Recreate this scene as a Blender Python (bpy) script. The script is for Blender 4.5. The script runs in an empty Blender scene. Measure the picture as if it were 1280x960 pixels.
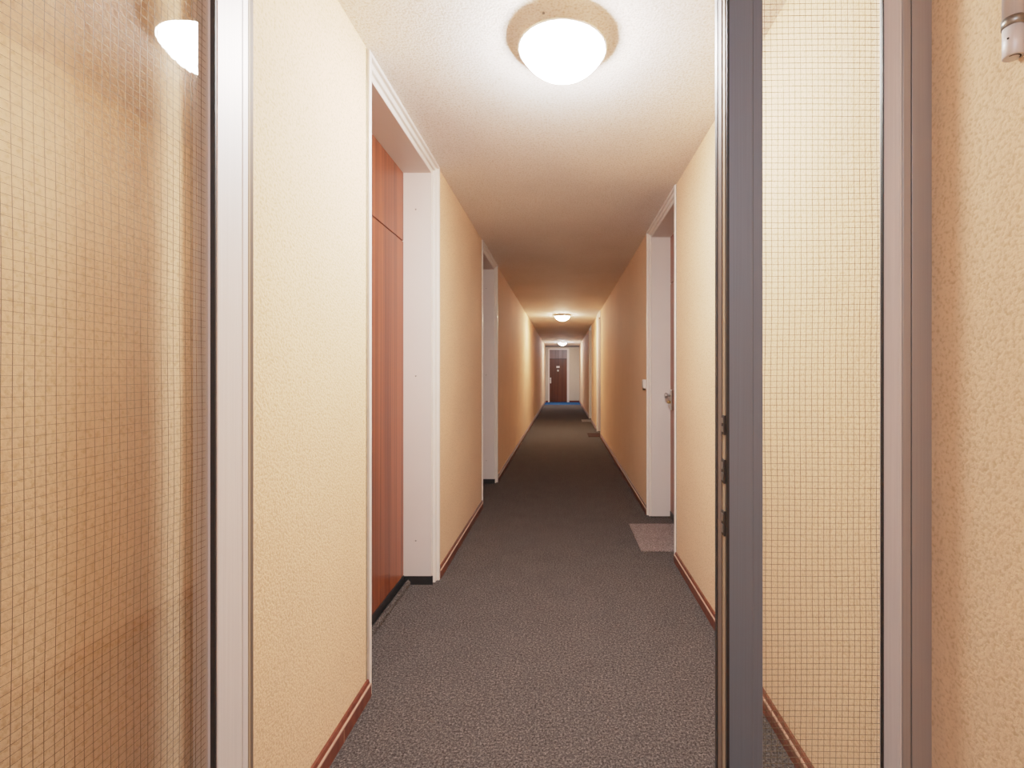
import bpy, bmesh, math, random
from mathutils import Vector, Matrix
random.seed(7)
scene = bpy.context.scene
COL = scene.collection
PI = math.pi

# ------------------------------------------------------------------ materials
def new_mat(name):
    m = bpy.data.materials.new(name); m.use_nodes = True
    nt = m.node_tree
    return m, nt, nt.nodes['Principled BSDF']

def N(nt, t, **kw):
    n = nt.nodes.new(t)
    for k, v in kw.items():
        if hasattr(n, k): setattr(n, k, v)
        else: n.inputs[k].default_value = v
    return n

def ramp(nt, fac, stops):
    r = nt.nodes.new('ShaderNodeValToRGB')
    e = r.color_ramp.elements
    while len(e) < len(stops): e.new(0.5)
    for el, (p, c) in zip(e, stops):
        el.position = p; el.color = (*c, 1)
    nt.links.new(fac, r.inputs[0])
    return r

def coords(nt, scale=(1, 1, 1)):
    tc = nt.nodes.new('ShaderNodeTexCoord')
    mp = nt.nodes.new('ShaderNodeMapping')
    mp.inputs['Scale'].default_value = scale
    nt.links.new(tc.outputs['Object'], mp.inputs[0])
    return mp.outputs[0]

def simple(name, col, rough=0.5, metal=0.0, var=0.0, scale=40):
    m, nt, b = new_mat(name)
    b.inputs['Roughness'].default_value = rough
    b.inputs['Metallic'].default_value = metal
    n = N(nt, 'ShaderNodeTexNoise', Scale=scale, Detail=3.0)
    nt.links.new(coords(nt), n.inputs['Vector'])
    r = ramp(nt, n.outputs[0], [(0.3, tuple(c * (1 - var) for c in col)), (0.7, tuple(min(1, c * (1 + var)) for c in col))])
    nt.links.new(r.outputs[0], b.inputs['Base Color'])
    return m

def plaster(name, col, bump=0.42, dist=0.0013, scale=135, blot=0.06):
    m, nt, b = new_mat(name)
    v = coords(nt)
    b.inputs['Roughness'].default_value = 0.75
    b.inputs['Specular IOR Level'].default_value = 0.25
    big = N(nt, 'ShaderNodeTexNoise', Scale=1.7, Detail=4.0)
    nt.links.new(v, big.inputs['Vector'])
    r = ramp(nt, big.outputs[0], [(0.3, tuple(c * (1 - blot) for c in col)), (0.7, tuple(min(1, c * (1 + blot * .5)) for c in col))])
    fine = N(nt, 'ShaderNodeTexNoise', Scale=scale, Detail=3.0, Roughness=0.55)
    nt.links.new(v, fine.inputs['Vector'])
    vor = N(nt, 'ShaderNodeTexVoronoi', Scale=scale * 1.1)
    nt.links.new(v, vor.inputs['Vector'])
    # crumbs of the rough plaster
    rf = ramp(nt, fine.outputs[0], [(0.42, (0, 0, 0)), (0.62, (1, 1, 1))])
    add = N(nt, 'ShaderNodeMath', operation='MULTIPLY_ADD')
    nt.links.new(vor.outputs['Distance'], add.inputs[0]); add.inputs[1].default_value = -0.5
    nt.links.new(rf.outputs[0], add.inputs[2])
    bp = N(nt, 'ShaderNodeBump', Strength=bump, Distance=dist)
    nt.links.new(add.outputs[0], bp.inputs['Height'])
    nt.links.new(bp.outputs[0], b.inputs['Normal'])
    # darker tint in the pits
    mx = N(nt, 'ShaderNodeMix', data_type='RGBA', blend_type='MULTIPLY')
    mx.inputs[0].default_value = 1.0
    pit = ramp(nt, fine.outputs[0], [(0.32, (0.76, 0.70, 0.62)), (0.50, (1, 1, 1)), (0.7, (1.04, 1.04, 1.04))])
    nt.links.new(r.outputs[0], mx.inputs[6]); nt.links.new(pit.outputs[0], mx.inputs[7])
    nt.links.new(mx.outputs[2], b.inputs['Base Color'])
    return m

def carpet(name, c0, c1, c2):
    m, nt, b = new_mat(name)
    v = coords(nt)
    b.inputs['Roughness'].default_value = 1.0
    b.inputs['Specular IOR Level'].default_value = 0.05
    n = N(nt, 'ShaderNodeTexNoise', Scale=150.0, Detail=5.0, Roughness=0.8)
    nt.links.new(v, n.inputs['Vector'])
    r = ramp(nt, n.outputs[0], [(0.36, c0), (0.5, c1), (0.64, c2)])
    fl = N(nt, 'ShaderNodeTexNoise', Scale=95.0, Detail=3.0, Roughness=0.7)
    nt.links.new(v, fl.inputs['Vector'])
    rfl = ramp(nt, fl.outputs[0], [(0.33, (0.5, 0.47, 0.46)), (0.5, (1, 1, 1)), (0.66, (1.55, 1.5, 1.45))])
    fm = N(nt, 'ShaderNodeMix', data_type='RGBA', blend_type='MULTIPLY'); fm.inputs[0].default_value = 1
    nt.links.new(r.outputs[0], fm.inputs[6]); nt.links.new(rfl.outputs[0], fm.inputs[7])
    big = N(nt, 'ShaderNodeTexNoise', Scale=6.0, Detail=5.0, Roughness=0.7)
    nt.links.new(v, big.inputs['Vector'])
    rb = ramp(nt, big.outputs[0], [(0.3, (0.88, 0.88, 0.88)), (0.7, (1.06, 1.05, 1.04))])
    mx = N(nt, 'ShaderNodeMix', data_type='RGBA', blend_type='MULTIPLY'); mx.inputs[0].default_value = 1
    nt.links.new(fm.outputs[2], mx.inputs[6]); nt.links.new(rb.outputs[0], mx.inputs[7])
    nt.links.new(mx.outputs[2], b.inputs['Base Color'])
    bp = N(nt, 'ShaderNodeBump', Strength=0.5, Distance=0.004)
    nt.links.new(n.outputs[0], bp.inputs['Height']); nt.links.new(bp.outputs[0], b.inputs['Normal'])
    return m

def wood(name, dark, light, rough=0.35, sc=1.0):
    m, nt, b = new_mat(name)
    b.inputs['Roughness'].default_value = rough
    b.inputs['Specular IOR Level'].default_value = 0.3
    v = coords(nt, (42 * sc, 42 * sc, 0.4 * sc))
    n = N(nt, 'ShaderNodeTexNoise', Scale=1.0, Detail=5.0, Roughness=0.6, Distortion=0.4)
    nt.links.new(v, n.inputs['Vector'])
    v2 = coords(nt, (7 * sc, 7 * sc, 0.25 * sc))
    n2 = N(nt, 'ShaderNodeTexNoise', Scale=1.0, Detail=3.0)
    nt.links.new(v2, n2.inputs['Vector'])
    add = N(nt, 'ShaderNodeMath', operation='MULTIPLY_ADD')
    nt.links.new(n2.outputs[0], add.inputs[0]); add.inputs[1].default_value = 0.6
    nt.links.new(n.outputs[0], add.inputs[2])
    mid = tuple((a + c) / 2 for a, c in zip(dark, light))
    r = ramp(nt, add.outputs[0], [(0.55, dark), (0.8, mid), (1.0, light)])
    nt.links.new(r.outputs[0], b.inputs['Base Color'])
    return m

def alu(name, col, rough, metal=0.85):
    m, nt, b = new_mat(name)
    b.inputs['Metallic'].default_value = metal
    b.inputs['Roughness'].default_value = rough
    v = coords(nt, (300, 300, 3))
    n = N(nt, 'ShaderNodeTexNoise', Scale=1.0, Detail=2.0)
    nt.links.new(v, n.inputs['Vector'])
    r = ramp(nt, n.outputs[0], [(0.3, tuple(c * .95 for c in col)), (0.7, tuple(min(1, c * 1.04) for c in col))])
    nt.links.new(r.outputs[0], b.inputs['Base Color'])
    return m

def glass_mat(name):
    m = bpy.data.materials.new(name); m.use_nodes = True
    nt = m.node_tree; nt.nodes.clear()
    out = nt.nodes.new('ShaderNodeOutputMaterial')
    mix = nt.nodes.new('ShaderNodeMixShader')
    tr = nt.nodes.new('ShaderNodeBsdfTransparent'); tr.inputs[0].default_value = (0.965, 0.965, 0.945, 1)
    gl = nt.nodes.new('ShaderNodeBsdfGlossy'); gl.inputs['Roughness'].default_value = 0.004
    geo = nt.nodes.new('ShaderNodeNewGeometry')
    ior = N(nt, 'ShaderNodeMapRange'); ior.inputs[3].default_value = 1.75; ior.inputs[4].default_value = 1 / 1.75
    nt.links.new(geo.outputs['Backfacing'], ior.inputs[0])
    fr = nt.nodes.new('ShaderNodeFresnel'); nt.links.new(ior.outputs[0], fr.inputs['IOR'])
    n = N(nt, 'ShaderNodeTexNoise', Scale=9.0, Detail=2.0)
    nt.links.new(coords(nt), n.inputs['Vector'])
    bp = N(nt, 'ShaderNodeBump', Strength=0.01, Distance=0.01)
    nt.links.new(n.outputs[0], bp.inputs['Height'])
    nt.links.new(bp.outputs[0], gl.inputs['Normal'])
    nt.links.new(fr.outputs[0], mix.inputs[0]); nt.links.new(tr.outputs[0], mix.inputs[1]); nt.links.new(gl.outputs[0], mix.inputs[2])
    nt.links.new(mix.outputs[0], out.inputs[0])
    return m

def emis(name, col, strength):
    m, nt, b = new_mat(name)
    b.inputs['Base Color'].default_value = (0.9, 0.9, 0.9, 1)
    b.inputs['Roughness'].default_value = 0.3
    b.inputs['Emission Color'].default_value = (*col, 1)
    b.inputs['Emission Strength'].default_value = strength
    return m

WALLC = (0.86, 0.595, 0.385)
M = dict(
    wall=plaster('cream_rough_plaster', WALLC),
    ceil=plaster('white_rough_plaster', (0.84, 0.79, 0.75), bump=0.4, dist=0.002, scale=120),
    endwall=plaster('grey_cream_plaster', (0.58, 0.53, 0.44), bump=0.3),
    carpet=carpet('grey_carpet', (0.019, 0.0155, 0.015), (0.062, 0.052, 0.049), (0.175, 0.148, 0.14)),
    blue=carpet('blue_carpet', (0.01, 0.04, 0.12), (0.02, 0.085, 0.24), (0.05, 0.15, 0.34)),
    mat_a=carpet('taupe_mat', (0.09, 0.065, 0.06), (0.20, 0.15, 0.14), (0.36, 0.29, 0.27)),
    mat_b=carpet('brown_mat', (0.02, 0.011, 0.010), (0.045, 0.024, 0.021), (0.08, 0.045, 0.04)),
    mat_c=carpet('pale_mat', (0.16, 0.13, 0.12), (0.27, 0.22, 0.20), (0.38, 0.33, 0.30)),
    white=simple('white_enamel', (0.76, 0.70, 0.65), 0.35, var=0.02, scale=6),
    jamb=simple('white_lining', (0.70, 0.64, 0.61), 0.45, var=0.02, scale=4),
    caulk=simple('brown_caulk', (0.30, 0.23, 0.15), 0.8, var=0.2),
    leaf=wood('orange_brown_veneer', (0.075, 0.015, 0.006), (0.33, 0.088, 0.035)),
    enddoor=wood('dark_brown_veneer', (0.042, 0.011, 0.006), (0.11, 0.032, 0.017), sc=.7),
    endtrans=wood('pale_brown_veneer', (0.085, 0.05, 0.05), (0.25, 0.17, 0.17), sc=.7),  # paler, greyer veneer than the end door leaf
    skirt=wood('red_brown_skirting', (0.085, 0.018, 0.010), (0.17, 0.045, 0.026), rough=0.3),
    skirttop=simple('pale_skirting_edge', (0.42, 0.24, 0.17), 0.4, var=0.1),  # lighter tone for the skirting ledge and joint
    black=simple('black_rubber', (0.012, 0.012, 0.013), 0.5, var=0.1),
    dark=simple('dark_gap', (0.02, 0.012, 0.008), 0.8, var=0.1),
    alu=alu('anodised_aluminium', (0.40, 0.385, 0.385), 0.45, 0.6),
    alushade=alu('aluminium_cool_shade', (0.18, 0.225, 0.29), 0.5, 0.5),  # dim, cool light on the front stile, put into the aluminium colour
    alu2=alu('bright_aluminium', (0.74, 0.715, 0.72), 0.5, 0.3),
    alubrown=alu('bronze_aluminium', (0.13, 0.095, 0.075), 0.6, 0.1),
    alutan=alu('tan_aluminium', (0.32, 0.24, 0.16), 0.6, 0.1),
    steel=alu('steel', (0.6, 0.58, 0.56), 0.3, 1.0),
    ringm=alu('dull_steel_ring', (0.33, 0.32, 0.30), 0.4, 1.0),
    brass=alu('brass', (0.55, 0.36, 0.14), 0.35, 1.0),
    wire=simple('glass_wire', (0.12, 0.085, 0.05), 0.5, metal=0.3, var=0.05),
    plastic=simple('white_plastic', (0.78, 0.74, 0.70), 0.4, var=0.02),
    greytrim=simple('shadowed_cornice_grey', (0.16, 0.15, 0.15), 0.7, var=0.05),  # shadow on the cornice put into the dark grey colour
    glass=glass_mat('clear_wired_glass'),
)

# ------------------------------------------------------------------ mesh helpers
def box(bm, x0, x1, y0, y1, z0, z1, mi=0):
    x0, x1 = min(x0, x1), max(x0, x1)
    v = [bm.verts.new((x, y, z)) for x in (x0, x1) for y in (y0, y1) for z in (z0, z1)]
    for f in ((0, 1, 3, 2), (4, 6, 7, 5), (0, 4, 5, 1), (2, 3, 7, 6), (0, 2, 6, 4), (1, 5, 7, 3)):
        bm.faces.new([v[i] for i in f]).material_index = mi

def prism(bm, poly, z0, z1, mi=0):
    """poly: list of (x, y), extruded upward"""
    a = [bm.verts.new((x, y, z0)) for x, y in poly]; b = [bm.verts.new((x, y, z1)) for x, y in poly]
    n = len(poly)
    bm.faces.new(a[::-1]).material_index = mi; bm.faces.new(b).material_index = mi
    for i in range(n):
        bm.faces.new((a[i], a[(i + 1) % n], b[(i + 1) % n], b[i])).material_index = mi

def prism_y(bm, poly, y0, y1, mi=0):
    """poly: list of (x, z), extruded along y"""
    a = [bm.verts.new((x, y0, z)) for x, z in poly]; b = [bm.verts.new((x, y1, z)) for x, z in poly]
    n = len(poly)
    bm.faces.new(a).material_index = mi; bm.faces.new(b[::-1]).material_index = mi
    for i in range(n):
        bm.faces.new((a[i], b[i], b[(i + 1) % n], a[(i + 1) % n])).material_index = mi

def lathe(bm, prof, segs=48, c=(0, 0, 0), axis='z', mi=0):
    """prof: list of (r, h)"""
    rows = []
    for r, h in prof:
        row = []
        for k in range(segs):
            a = 2 * PI * k / segs
            p = (r * math.cos(a), r * math.sin(a), h)
            if axis == 'x': p = (h, p[0], p[1])
            if axis == 'y': p = (p[0], h, p[1])
            row.append(bm.verts.new((c[0] + p[0], c[1] + p[1], c[2] + p[2])))
        rows.append(row)
    for a, b in zip(rows, rows[1:]):
        for k in range(segs):
            f = bm.faces.new((a[k], a[(k + 1) % segs], b[(k + 1) % segs], b[k])); f.material_index = mi; f.smooth = True
    for row, rev in ((rows[0], True), (rows[-1], False)):
        if prof[0 if rev else -1][0] > 1e-4:
            bm.faces.new(row[::-1] if rev else row).material_index = mi

def obj(name, bm, mats, parent=None, bevel=0.0, smooth_angle=False):
    bmesh.ops.remove_doubles(bm, verts=bm.verts, dist=1e-6)
    bmesh.ops.recalc_face_normals(bm, faces=bm.faces)
    me = bpy.data.meshes.new(name); bm.to_mesh(me); bm.free()
    if not isinstance(mats, (list, tuple)): mats = [mats]
    for m in mats: me.materials.append(m)
    o = bpy.data.objects.new(name, me); COL.objects.link(o)
    if parent is not None:
        o.parent = parent
    if bevel:
        md = o.modifiers.new('bevel', 'BEVEL'); md.width = bevel; md.segments = 2; md.limit_method = 'ANGLE'
        md.harden_normals = False
    return o

def B(): return bmesh.new()

def tag(o, label=None, cat=None, group=None, kind=None):
    if label: o['label'] = label
    if cat: o['category'] = cat
    if group: o['group'] = group
    if kind: o['kind'] = kind
    return o

def thing(name, loc, label, cat, group=None, kind=None):
    o = bpy.data.objects.new(name, None); COL.objects.link(o)
    o.location = loc; o.empty_display_size = 0.1
    return tag(o, label, cat, group, kind)

def struct(name, bm, m, label, cat, bevel=0.0):
    return tag(obj(name, bm, m, None, bevel), label, cat, kind='structure')

# ------------------------------------------------------------------ dimensions (metres)
W = 0.757            # half width of the corridor
H = 2.51             # ceiling height
YB = -1.7            # wall behind the camera
YE = 21.3            # end wall
LEAFX = 0.942        # plane of the flat doors in their recesses
T = 0.30             # wall thickness
L_DOORS = [(1.86, 2.93), (4.50, 5.56)]
R_DOORS = [(3.19, 4.27), (9.44, 10.50), (12.45, 13.52)]

# ------------------------------------------------------------------ shell
def wall(name, s, doors, label):
    bm = B()
    y = YB
    for a, b in doors + [(YE, None)]:
        box(bm, s * W, s * (W + T), y, a, 0, H)
        if b is not None:
            box(bm, s * (LEAFX + 0.045), s * (W + T), a, b, 0, H)
            y = b
    return struct(name, bm, M['wall'], label, 'wall')
wall('wall_left', -1, L_DOORS, 'cream rough-plastered corridor wall on the left, with two recessed doors')
wall('wall_right', 1, R_DOORS, 'cream rough-plastered corridor wall on the right, with three recessed doors')
bm = B(); box(bm, -W - T, W + T, YE, YE + 0.2, 0, H)
struct('wall_end', bm, M['endwall'], 'plain beige wall closing the far end of the corridor', 'wall')
bm = B(); box(bm, -W - T, W + T, YB - 0.2, YB, 0, H)
struct('wall_behind', bm, M['wall'], 'cream wall behind the viewpoint', 'wall')
bm = B(); box(bm, -W - T, W + T, YB - 0.2, YE + 0.2, H, H + 0.2)
struct('ceiling', bm, M['ceil'], 'white rough-plastered corridor ceiling', 'ceiling')
bm = B()
box(bm, -W - T, W + T, YB - 0.2, 19.5, -0.2, 0, 0)
box(bm, -W - T, W + T, 19.5, YE + 0.2, -0.2, 0, 1)
# carpet edge curling up at the foot of the first left door
a, b = L_DOORS[0]
prof = [(-0.90, 0.0), (-0.902, 0.016), (-0.914, 0.032), (-0.926, 0.022), (-0.932, 0.0)]
prism_y(bm, prof[::-1], a + 0.081, b - 0.081, 0)
struct('floor', bm, [M['carpet'], M['blue']], 'dark grey carpet along the corridor, turning blue at the far end', 'floor')

# lintel above the aluminium doors (above the picture)
bm = B(); box(bm, -W, W, 0.99, 1.06, 2.30, H)
struct('trim_1', bm, M['wall'], 'cream plaster lintel above the glazed doors', 'lintel')

# baseboards
def baseboard(name, s, y0, y1, label, joint=None):
    bm = B()
    f = W - 0.017
    prism_y(bm, [(s * W, 0), (s * f, 0), (s * f, 0.046), (s * W, 0.046)], y0, y1, 0)
    prism_y(bm, [(s * W, 0.046), (s * f, 0.046), (s * f, 0.051), (s * (f + 0.003), 0.053), (s * W, 0.053)], y0, y1, 1)
    prism_y(bm, [(s * W, 0.053), (s * (f + 0.006), 0.053), (s * (f + 0.010), 0.066), (s * W, 0.068)], y0, y1, 0)
    if joint:
        box(bm, s * (f - 0.0006), s * W, joint, joint + 0.003, 0, 0.05, 1)
    return struct(name, bm, [M['skirt'], M['skirttop']], label, 'skirting board')
baseboard('baseboard_left', -1, 1.08, 1.86, 'red-brown skirting at bottom left, nearer than the first left door', joint=1.625)
baseboard('baseboard_left', -1, 2.93, 4.50, 'red-brown skirting between the two left doors')
baseboard('baseboard_left', -1, 5.56, YE, 'red-brown skirting on the left wall beyond the second left door')
baseboard('baseboard_right', 1, 1.07, 3.19, 'red-brown skirting on the right, from glazed door to first right flat door')
baseboard('baseboard_right', 1, 4.27, 9.44, 'red-brown skirting between first and second right flat doors')
baseboard('baseboard_right', 1, 10.50, 12.45, 'short red-brown skirting between second and third right flat doors')
baseboard('baseboard_right', 1, 13.52, YE, 'red-brown skirting on the right beyond the third flat door')
bm = B(); box(bm, -W + .017, -0.636, YE - 0.017, YE, 0, 0.07)
struct('baseboard_end', bm, M['skirt'], 'short dark skirting left of the far end door', 'skirting board')
bm = B(); box(bm, 0.301, W - .017, YE - 0.017, YE, 0, 0.07)
struct('baseboard_end', bm, M['skirt'], 'dark skirting right of the far end door', 'skirting board')
bm = B(); prism_y(bm, [(-W, H), (W, H), (W, H - .07), (-W, H - .07)], YE - 0.03, YE)
struct('trim_2', bm, M['greytrim'], 'cornice strip at top of the far end wall, its shadow painted dark grey', 'cornice')

# ------------------------------------------------------------------ flat doors in the side walls
CW, CH = 0.080, 0.062     # casing width, head height
def lock_set(parent, s, X, y, z):
    """knob furniture on a leaf: long plate, knob and cylinder; s points away from the corridor"""
    bm = B(); box(bm, X - s * 0.017, X, y - 0.022, y + 0.022, z - 0.09, z + 0.085)
    p = obj('lock_plate', bm, M['steel'], parent, 0.004); p['label'] = 'grey metal lock plate'
    bm = B()
    lathe(bm, [(0.010, 0), (0.010, 0.022), (0.021, 0.026), (0.025, 0.034), (0.023, 0.046), (0.014, 0.051), (0.0, 0.052)], 24, axis='z')
    bmesh.ops.rotate(bm, verts=bm.verts, matrix=Matrix.Rotation(-s * PI / 2, 3, 'Y'))
    bmesh.ops.translate(bm, verts=bm.verts, vec=(X - s * 0.017, y, z + 0.035))
    k = obj('knob', bm, M['steel'], p); k['label'] = 'polished door knob'
    bm = B()
    lathe(bm, [(0.013, 0), (0.013, 0.020), (0.010, 0.026), (0.0, 0.0262)], 20, axis='z')
    bmesh.ops.rotate(bm, verts=bm.verts, matrix=Matrix.Rotation(-s * PI / 2, 3, 'Y'))
    bmesh.ops.translate(bm, verts=bm.verts, vec=(X - s * 0.017, y, z - 0.022))
    c = obj('lock_cylinder', bm, M['brass'], p); c['label'] = 'brass lock cylinder'

def flat_door(name, s, y0, y1, label, screws=False, lock_far=True):
    TZ = 0.052 if s < 0 else 0.010
    t = thing(name, (s * W, (y0 + y1) / 2, 0), label, 'door', kind='structure')
    def part(nm, bm, m, parent=t, bevel=0.0):
        if parent is t:
            bmesh.ops.translate(bm, verts=bm.verts, vec=-t.location)
        return obj(nm, bm, m, parent, bevel)
    # stepped casing swept round the opening: (u across the casing, x depth)
    P = [(0.0, W + .19), (0.0, W - .009), (0.003, W - .011), (0.018, W - .011), (0.021, W - .008), (0.021, W + .004),
         (0.026, W + .006), (0.047, W + .006), (0.050, W + .009), (0.050, W + .018), (0.054, W + .020), (CW, W + .020), (CW, W + .19)]
    bm = B(); rows = []
    for u, x in P:
        uz = u * CH / CW
        rows.append([bm.verts.new((s * x, y, z)) for y, z in ((y0 + u, 0), (y0 + u, H - 0.001 - uz), (y1 - u, H - 0.001 - uz), (y1 - u, 0))])
    for ra, rb in zip(rows, rows[1:]):
        for k in range(3):
            bm.faces.new((ra[k], ra[k + 1], rb[k + 1], rb[k]))
    # brown caulk line where casing meets plaster
    cas = part('casing', bm, M['white'])
    bm = B()
    for ya, yb in ((y0 - 0.010, y0 - 0.0005), (y1 + 0.0005, y1 + 0.005)):
        box(bm, s * (W - 0.0012), s * (W + 0.003), ya, yb, 0.07, H - 0.004)
    c = part('caulk_line', bm, M['caulk']); c['label'] = 'brownish sealant line beside the casing'
    a, b, h = y0 + CW, y1 - CW, H - CH - 0.001
    # jamb lining
    bm = B(); d = 0.004
    box(bm, s * (W + .021), s * (LEAFX + .01), a, a + d, TZ, h)
    box(bm, s * (W + .021), s * (LEAFX + .01), b - d, b, TZ, h)
    box(bm, s * (W + .021), s * (LEAFX + .01), a, b, h - d, h)
    part('jamb_lining', bm, M['jamb'])
    # black threshold strip at the foot
    bm = B()
    box(bm, s * (W + .012), s * (LEAFX + .01), a, a + .003, 0, TZ)
    box(bm, s * (W + .012), s * (LEAFX + .01), b - .003, b, 0, TZ)
    box(bm, s * (LEAFX - .004), s * (LEAFX + .03), a + .003, b - .003, 0, 0.056)
    p = part('threshold_strip', bm, M['black']); p['label'] = 'black strip at the foot of the jambs'
    # leaf and the panel above
    JZ = 2.036
    bm = B(); box(bm, s * LEAFX, s * (LEAFX + .04), a + .006, b - .006, 0.058, JZ - .004)
    lf = part('door_leaf', bm, M['leaf'], bevel=0.0015); lf['label'] = 'orange-brown wood veneer leaf'
    bm = B(); box(bm, s * LEAFX, s * (LEAFX + .04), a + .006, b - .006, JZ + .003, h - .006)
    tp = part('overhead_panel', bm, M['leaf'], bevel=0.0015); tp['label'] = 'orange-brown wood panel above the leaf'
    bm = B(); box(bm, s * (LEAFX + .015), s * (LEAFX + .043), a + .001, b - .001, 0.05, h - .001)
    part('door_rebate', bm, M['dark'])
    yl = b - .075 if lock_far else a + .075
    lock_set(lf, s, s * LEAFX - t.location.x, yl - t.location.y, 1.03)
    if screws:
        for z in (2.226, 1.238, 0.262):
            bm = B()
            lathe(bm, [(0.005, 0), (0.005, -.0015), (0.003, -.003), (0.0, -.0032)], 12, c=(s * 0.869, b - d, z), axis='y')
            q = part('screw', bm, M['ringm'])
    return t
flat_door('door_1', -1, *L_DOORS[0], 'first left flat door, orange-brown wood set deep in a white stepped frame', screws=True, lock_far=False)
flat_door('door_2', -1, *L_DOORS[1], 'second left flat door, showing only its white jamb and narrow stepped frame', screws=True, lock_far=False)
flat_door('door_3', 1, *R_DOORS[0], 'first right flat door, with lock plate and knob beside the white jamb')
flat_door('door_4', 1, *R_DOORS[1], 'second right flat door behind the dark brown doormat')
flat_door('door_5', 1, *R_DOORS[2], 'third right flat door behind the pale grey doormat')

# ------------------------------------------------------------------ end door
t = thing('door_6', (-0.168, YE, 0), 'dark brown wooden door in the far end wall, above blue carpet', 'door', kind='structure')
def ep(nm, m, *boxes, parent=None, bevel=0.002):
    bm = B()
    for x0, x1, y0, y1, z0, z1 in boxes:
        box(bm, x0 + 0.168, x1 + 0.168, y0, y1, z0, z1)
    return obj(nm, bm, m, parent or t, bevel)
ep('casing', M['white'], (-0.635, -0.572, -.03, 0, 0, 2.38), (0.207, 0.30, -.03, 0, 0, 2.38), (-0.572, 0.207, -.03, 0, 2.325, 2.38))
lf = ep('door_leaf', M['enddoor'], (-0.570, 0.205, -.018, -.001, 0.01, 1.915))
ep('overhead_panel', M['endtrans'], (-0.570, 0.205, -.018, -.001, 1.935, 2.323))['label'] = 'paler brown panel above the leaf'
ep('door_rebate', M['dark'], (-0.571, 0.206, -.006, -.0005, 0.0, 2.324), bevel=0)
lp = ep('lock_plate', M['plastic'], (-0.555, -0.50, -.028, -.018, 0.84, 1.09), parent=lf); lp['label'] = 'pale lock plate'
bm = B(); lathe(bm, [(.011, 0), (.011, -.03), (.026, -.034), (.028, -.048), (.018, -.058), (0, -.059)], 20, c=(-0.528 + .168, -.028, 1.0), axis='y')
obj('knob', bm, M['steel'], lp)
ep('number_plate', M['plastic'], (-0.265, -0.125, -.023, -.018, 1.525, 1.60), parent=lf)['label'] = 'white number plate'
bm = B(); lathe(bm, [(.042, 0), (.042, -.005), (.03, -.008), (.0, -.009)], 24, c=(-0.195 + .168, -.018, 1.40), axis='y')
obj('peephole', bm, M['steel'], lf)['label'] = 'round pale peephole rosette'

# ------------------------------------------------------------------ aluminium glazed doors close to the camera
ZL, ZT = 0.012, 2.22     # leaf bottom, top
bm = B()
# left jamb, right jamb, head
prism(bm, [(-W, 0.983), (-.731, 0.983), (-.726, 0.990), (-.726, 1.06), (-W, 1.06)], 0, 2.30, 0)
prism(bm, [(W, 1.05), (.717, 1.05), (.717, 0.9845), (.7175, 0.984), (W, 0.984)], 0, 2.30, 0)
box(bm, -W, W, 0.984, 1.06, 2.235, 2.30, 0)
struct('trim_3', bm, [M['alu'], M['alubrown']], 'grey and bronze aluminium frame around the glazed doors', 'door frame', 0.0015)

def wire_mesh(u0, u1, z0, z1, to3, pitch=0.0126, r=0.00036, seed=1):
    rnd = random.Random(seed)
    bm = B()
    ph = [rnd.uniform(0, 6.28) for _ in range(8)]
    def wob(a, b): return 0.0011 * math.sin(a * 7 + b * 3.1 + ph[0]) + 0.0008 * math.sin(a * 15 - b * 9 + ph[1]) + .0005 * math.sin(b * 40 + ph[2])
    def line(pts):
        prev = None
        for (u, z), hv in pts:
            if hv: q = [to3(u + r, z, r), to3(u + r, z, -r), to3(u - r, z, -r), to3(u - r, z, r)]
            else: q = [to3(u, z + r, r), to3(u, z + r, -r), to3(u, z - r, -r), to3(u, z - r, r)]
            q = [bm.verts.new(p) for p in q]
            if prev:
                for k in range(4):
                    bm.faces.new((prev[k], prev[(k + 1) % 4], q[(k + 1) % 4], q[k]))
            prev = q
    n = int((u1 - u0) / pitch)
    for i in range(1, n + 1):
        u = u0 + i * pitch + rnd.uniform(-.0004, .0004); m = int((z1 - z0) / 0.045)
        line([((u + wob(z0 + (z1 - z0) * k / m, u) * (0 if k in (0, m) else 1), z0 + (z1 - z0) * k / m), True) for k in range(m + 1)])
    n = int((z1 - z0) / pitch)
    for i in range(1, n + 1):
        z = z0 + i * pitch + rnd.uniform(-.0004, .0004); m = max(4, int((u1 - u0) / 0.035))
        line([((u0 + (u1 - u0) * k / m, z + wob(u0 + (u1 - u0) * k / m + 3, z)), False) for k in range(m + 1)])
    return bm

# --- fixed leaf on the right: stiles, rails, pane
RX = (0.34, 0.727)
t = thing('door_7', (RX[0], 1.03, 0), 'narrow fixed glazed door leaf on the right, grey aluminium with wired glass', 'door', kind='structure')
org = t.location.copy()
def rp(nm, bm, m, parent=t, bevel=0.0):
    bmesh.ops.translate(bm, verts=bm.verts, vec=-org)
    return obj(nm, bm, m, parent, bevel)
bm = B()  # meeting stile: face, shallow step to the bead
prism(bm, [(.347, 1.000), (.397, 1.000), (.3985, 1.003), (.418, 1.003), (.42, 1.006), (.42, 1.052), (.345, 1.052), (.345, 1.003)], ZL, ZT)
ms = rp('meeting_stile', bm, M['alushade'], bevel=0.0012)
bm = B(); prism(bm, [(.3385, 1.022), (.3385, 1.046), (.347, 1.046), (.347, 1.022)], ZL, ZT)
q = obj('edge_channel', (bmesh.ops.translate(bm, verts=bm.verts, vec=-org), bm)[1], M['alubrown'], ms); q['label'] = 'bronze channel along the leaf edge'
bm = B(); prism(bm, [(.3405, 1.006), (.3405, 1.022), (.347, 1.022), (.347, 1.006)], ZL, ZT)
q = obj('edge_strip', (bmesh.ops.translate(bm, verts=bm.verts, vec=-org), bm)[1], M['alutan'], ms); q['label'] = 'tan strip along the leaf edge'
bm = B()
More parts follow.
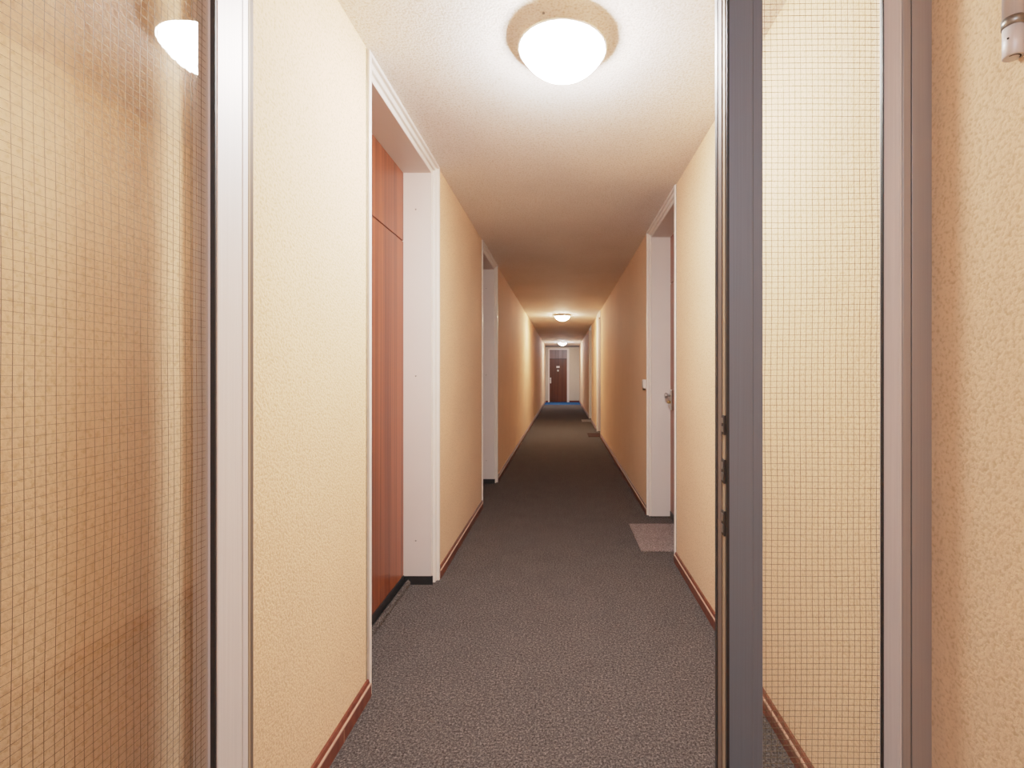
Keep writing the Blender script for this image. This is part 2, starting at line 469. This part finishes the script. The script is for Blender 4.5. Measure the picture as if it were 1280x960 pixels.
prism(bm, [(.3425, .999), (.3425, 1.006), (.3475, 1.006), (.3475, .999)], ZL, ZT)
prism(bm, [(.337, 1.046), (.337, 1.060), (.348, 1.060), (.348, 1.046)], ZL, ZT)
q = obj('brush_seal', (bmesh.ops.translate(bm, verts=bm.verts, vec=-org), bm)[1], M['black'], ms); q['label'] = 'black seals along the leaf edge'
for z0, z1 in ((1.122, 1.163), (1.020, 1.070), (0.910, 0.962)):
    bm = B()
    box(bm, .3385, .342, 1.005, 1.023, z0, z1, 0)
    box(bm, .3375, .339, 1.010, 1.019, z0 + .006, (z0 + z1) / 2 - .003, 1)
    box(bm, .3375, .339, 1.010, 1.019, (z0 + z1) / 2 + .004, z1 - .006, 1)
    bmesh.ops.translate(bm, verts=bm.verts, vec=-org)
    q = obj('strike_plate', bm, [M['dark'], M['ringm']], ms); q['label'] = 'dark latch cut-out with steel strike'
bm = B()  # outer stile
prism(bm, [(.6985, .985), (.7155, .985), (.7155, 1.045), (.703, 1.045), (.703, 1.02), (.6985, 1.02)], ZL, ZT)
rp('outer_stile', bm, M['alu'], bevel=0.0012)
bm = B()  # sloping bead; its lit slope is put into the brighter aluminium colour
prism(bm, [(.674, 1.019), (.674, 1.008), (.694, .987), (.698, .987), (.698, 1.019)], 0.30, ZT - .07)
q = rp('glazing_bead', bm, M['alu2']); q['label'] = 'bright bevelled bead beside the glass'
bm = B(); prism(bm, [(.6710, 1.013), (.6710, 1.006), (.6738, 1.006), (.6738, 1.013)], 0.30, ZT - .07)
rp('glass_gasket', bm, M['black'])
bm = B(); box(bm, .42, .6985, 1.003, 1.052, ZL, 0.30); rp('bottom_rail', bm, M['alu'], bevel=0.0012)
bm = B(); box(bm, .42, .6985, 1.003, 1.052, ZT - .07, ZT); rp('top_rail', bm, M['alu'], bevel=0.0012)
bm = B(); box(bm, .4205, .7025, 1.024, 1.030, 0.301, ZT - .071)
pn = rp('glass_pane', bm, M['glass'])
bm = wire_mesh(.4215, .7015, 0.302, ZT - .072, lambda u, z, d: (u - org.x, 1.027 - org.y + d, z - org.z), seed=3)
obj('wire_grid', bm, M['wire'], pn)['label'] = 'thin square wire grid inside the glass'

# --- open leaf on the left, swung 90 degrees towards the camera
t = thing('door_8', (-0.662, 0.980, 0), 'open glazed door leaf on the left, pale aluminium stile with wired glass', 'door', kind='structure')
org = t.location.copy()
FX, BX = -0.640, -0.685          # faces
Y1, Y0 = 0.980, 0.03            # hinge edge, free edge
def lp_(nm, bm, m, parent=t, bevel=0.0):
    bmesh.ops.translate(bm, verts=bm.verts, vec=-org)
    return obj(nm, bm, m, parent, bevel)
SW = 0.090
bm = B()
prism(bm, [(FX, Y1 - .003), (FX - .003, Y1), (BX, Y1), (BX, Y1 - SW), (FX - .0015, Y1 - SW), (FX, Y1 - SW + .002), (FX, Y1 - .022), (FX - .0012, Y1 - .021), (FX - .0012, Y1 - .019), (FX, Y1 - .018)], ZL, ZT)
lp_('hinge_stile', bm, M['alu2'])
bm = B()
prism(bm, [(FX - .001, Y1), (FX - .001, Y1 + .007), (FX - .003, Y1 + .009), (BX + .004, Y1 + .009), (BX + .004, Y1)], ZL, ZT, 0)
prism(bm, [(FX - .002, Y1 + .009), (FX - .002, Y1 + .017), (BX + .006, Y1 + .017), (BX + .006, Y1 + .009)], ZL, ZT, 1)
bmesh.ops.translate(bm, verts=bm.verts, vec=-org)
obj('hinge_edge', bm, [M['alutan'], M['alubrown']], t)['label'] = 'tan and brown profile along the hinge edge'
bm = B(); box(bm, BX, FX, Y0, Y0 + SW, ZL, ZT); lp_('meeting_stile', bm, M['alu2'], bevel=.0012)
bm = B(); box(bm, BX, FX, Y0 + SW, Y1 - SW, ZL, 0.30); lp_('bottom_rail', bm, M['alu2'], bevel=.0012)
bm = B(); box(bm, BX, FX, Y0 + SW, Y1 - SW, ZT - .07, ZT); lp_('top_rail', bm, M['alu2'], bevel=.0012)
bm = B(); box(bm, FX - .010, FX - .001, Y1 - SW - .004, Y1 - SW - .0002, 0.30, ZT - .07)
lp_('glass_gasket', bm, M['black'])['label'] = 'black gasket between glass and stile'
gx = -0.657
bm = B(); box(bm, gx - .006, gx, Y0 + SW + .0005, Y1 - SW - .0005, 0.301, ZT - .071)
pn = lp_('glass_pane', bm, M['glass'])
bm = wire_mesh(Y0 + SW + .002, Y1 - SW - .002, 0.302, ZT - .072, lambda u, z, d: (gx - .003 - org.x + d, u - org.y, z - org.z), r=0.00024, seed=5)
obj('wire_grid', bm, M['wire'], pn)['label'] = 'thin square wire grid inside the glass'

# ------------------------------------------------------------------ vertical tube on the right wall
t = thing('tube_bolt', (0.7433, 0.792, 1.772), 'brushed aluminium vertical tube with a dull ring, on near right wall', 'tube')
r = 0.0138
bm = B(); lathe(bm, [(r, 0.064), (r, 0.52)], 40); obj('tube', bm, M['alu2'], t)
bm = B(); lathe(bm, [(r - .001, 0.0485), (r + .0012, 0.049), (r + .0012, 0.0635), (r - .001, 0.064)], 40)
obj('ring', bm, M['ringm'], t)['label'] = 'dull grey ring around the tube'
bm = B(); lathe(bm, [(0.0, 0.0), (r - .0012, 0.0), (r, 0.0012), (r, 0.052)], 40)
bm2 = B(); box(bm2, .004, .0137, -.012, .012, 0.40, 0.44); obj('wall_bracket', bm2, M['alu2'], t, .002)
cap = obj('end_cap', bm, M['alu2'], t)
bm = B()
n = 14; ring = []
for k in range(n + 1):
    a = math.radians(180 + 20 + 150 * k / n)
    ring.append([(rr * math.cos(a), rr * math.sin(a)) for rr in (0.0085, 0.0105)])
for p, q in zip(ring, ring[1:]):
    prism(bm, [p[0], p[1], q[1], q[0]], -0.0004, 0.0004)
obj('slot', bm, M['dark'], cap)['label'] = 'dark curved slot in the tube end'
bm = B(); lathe(bm, [(0.0017, -0.0142), (0.0017, -0.0125)], 12, axis='y')
bmesh.ops.rotate(bm, verts=bm.verts, matrix=Matrix.Rotation(math.radians(-68), 3, 'Z'))
bmesh.ops.translate(bm, verts=bm.verts, vec=(0, 0, 0.028))
obj('screw_hole', bm, M['dark'], cap)

# ------------------------------------------------------------------ ceiling lights
def ceiling_light(y, label, col, strength, mname):
    t = thing('ceiling_light', (0.0, y, H), label, 'ceiling light', 'round ceiling lights along the corridor')
    bm = B(); lathe(bm, [(0.118, 0), (0.118, -.030), (0.135, -.034), (0.135, -.040), (0.0, -.040)], 64)
    obj('lamp_holder', bm, M['plastic'], t)
    R = 0.183; zc = -.043
    prof = []
    for k in range(17):
        a = math.radians(61.0) * (1 - k / 16)
        prof.append((R * math.sin(a), zc - R * (math.cos(a) - math.cos(math.radians(61)))))
    bm = B(); lathe(bm, prof, 64)
    obj('glass_shade', bm, emis(mname, col, strength), t)['label'] = 'glowing white domed glass shade'
    r0 = prof[0][0]
    bm = B(); lathe(bm, [(0.13, -.038), (r0, -.038), (r0 + .0075, -.039), (r0 + .0075, -.043), (r0 - .002, -.0435), (0.13, -.0435)], 64)
    obj('shade_rim', bm, M['plastic'], t)['label'] = 'pale rim of the glass shade'
    return t
t1 = ceiling_light(1.81, 'nearest and largest round ceiling light, blown-out white dome with shadow ring', (1.0, 0.965, 0.935), 58, 'lamp_glow_near')
ceiling_light(10.2, 'round warm ceiling light halfway along the corridor', (1.0, 0.82, 0.58), 46, 'lamp_glow_middle')
ceiling_light(19.0, 'round cool ceiling light farthest away, before the end door', (0.86, 0.93, 1.0), 40, 'lamp_glow_far')
bm = B(); lathe(bm, [(0.005, 0), (0.005, -.002), (0.002, -.004), (0, -.0041)], 12, c=(-0.066, 1.675, H))
tag(obj('screw', bm, M['ringm']), 'small dark screw head in the ceiling beside the nearest light', 'screw')

# ------------------------------------------------------------------ doormats
def doormat(x0, x1, y0, y1, m, label):
    t = B(); box(t, x0, x1, y0, y1, 0, 0.010)
    return tag(obj('doormat', t, m, None, 0.003), label, 'doormat', 'doormats at the right-hand doors')
doormat(0.553, 0.925, 3.375, 3.98, M['mat_a'], 'taupe doormat on grey carpet at the first right door')
doormat(0.52, 0.90, 9.52, 10.10, M['mat_b'], 'dark brown doormat at the second right door')
doormat(0.515, 0.90, 12.53, 13.1, M['mat_c'], 'pale grey doormat at the third right door, farthest mat')

# ------------------------------------------------------------------ doorbell
t = thing('doorbell', (W, 4.36, 1.155), 'small white doorbell box on right wall past the first right door', 'doorbell')
bm = B(); prism_y(bm, [(0, -.040), (-.026, -.030), (-.030, -.020), (-.030, .036), (-.024, .044), (0, .044)], -.03, .03)
obj('housing', bm, M['plastic'], t, .002)
bm = B(); box(bm, -.026, -.004, -.024, .024, -.052, -.036); obj('underside_block', bm, M['dark'], t, .002)['label'] = 'dark underside of the box'  # dark block forming the underside of the box

# ------------------------------------------------------------------ lamp in the lobby behind the camera
ld = bpy.data.lights.new('lobby_lamp', 'AREA'); ld.shape = 'RECTANGLE'; ld.size = 1.0; ld.size_y = 1.0
ld.energy = 9; ld.color = (0.78, 0.88, 1.0)
lo = bpy.data.objects.new('lobby_lamp', ld); COL.objects.link(lo)
lo.location = (-0.1, -1.0, 2.45); lo.rotation_euler = (math.radians(25), 0, 0)

# ------------------------------------------------------------------ world, camera
w = bpy.data.worlds.new('World'); scene.world = w; w.use_nodes = True
w.node_tree.nodes['Background'].inputs[0].default_value = (0.9, 0.95, 1.0, 1)
w.node_tree.nodes['Background'].inputs[1].default_value = 0.05

cd = bpy.data.cameras.new('camera'); cam = bpy.data.objects.new('camera', cd); COL.objects.link(cam)
cam.location = (0, 0, 1.25); cam.rotation_euler = (PI / 2, 0, 0)
cd.sensor_fit = 'HORIZONTAL'; cd.sensor_width = 36.0; cd.lens = 600 / 1280 * 36.0
cd.shift_x = -63 / 1280; cd.shift_y = -12.5 / 1280
cd.clip_start = 0.02; cd.clip_end = 100
scene.camera = cam
scene.view_settings.view_transform = 'Standard'
scene.view_settings.look = 'None'
scene.view_settings.exposure = 0.0
# film-like tone response: straight in the shadows, soft shoulder in the highlights
scene.view_settings.use_curve_mapping = True
cmap = scene.view_settings.curve_mapping
WL = 2.0
cmap.white_level = (WL, WL, WL)
cv = cmap.curves[3]
def tone(x): return 0.66 * (1 - math.exp(-TK * x)) + 0.34 * (1 - math.exp(-0.9 * x)) / (1 - math.exp(-0.9 * WL))
TK = 8.8
xs = [0, .01, .02, .035, .05, .075, .10, .14, .18, .24, .32, .42, .55, .75, 1.0, 1.4, WL]
for i, x in enumerate(xs):
    if i == 0: cv.points[0].location = (0, 0)
    elif i == len(xs) - 1: cv.points[len(cv.points) - 1].location = (1, 1)
    else: cv.points.new(x / WL, tone(x))
cmap.update()
scene.cycles.max_bounces = 16
scene.cycles.diffuse_bounces = 10
scene.cycles.transparent_max_bounces = 24
scene.cycles.sample_clamp_indirect = 6.0
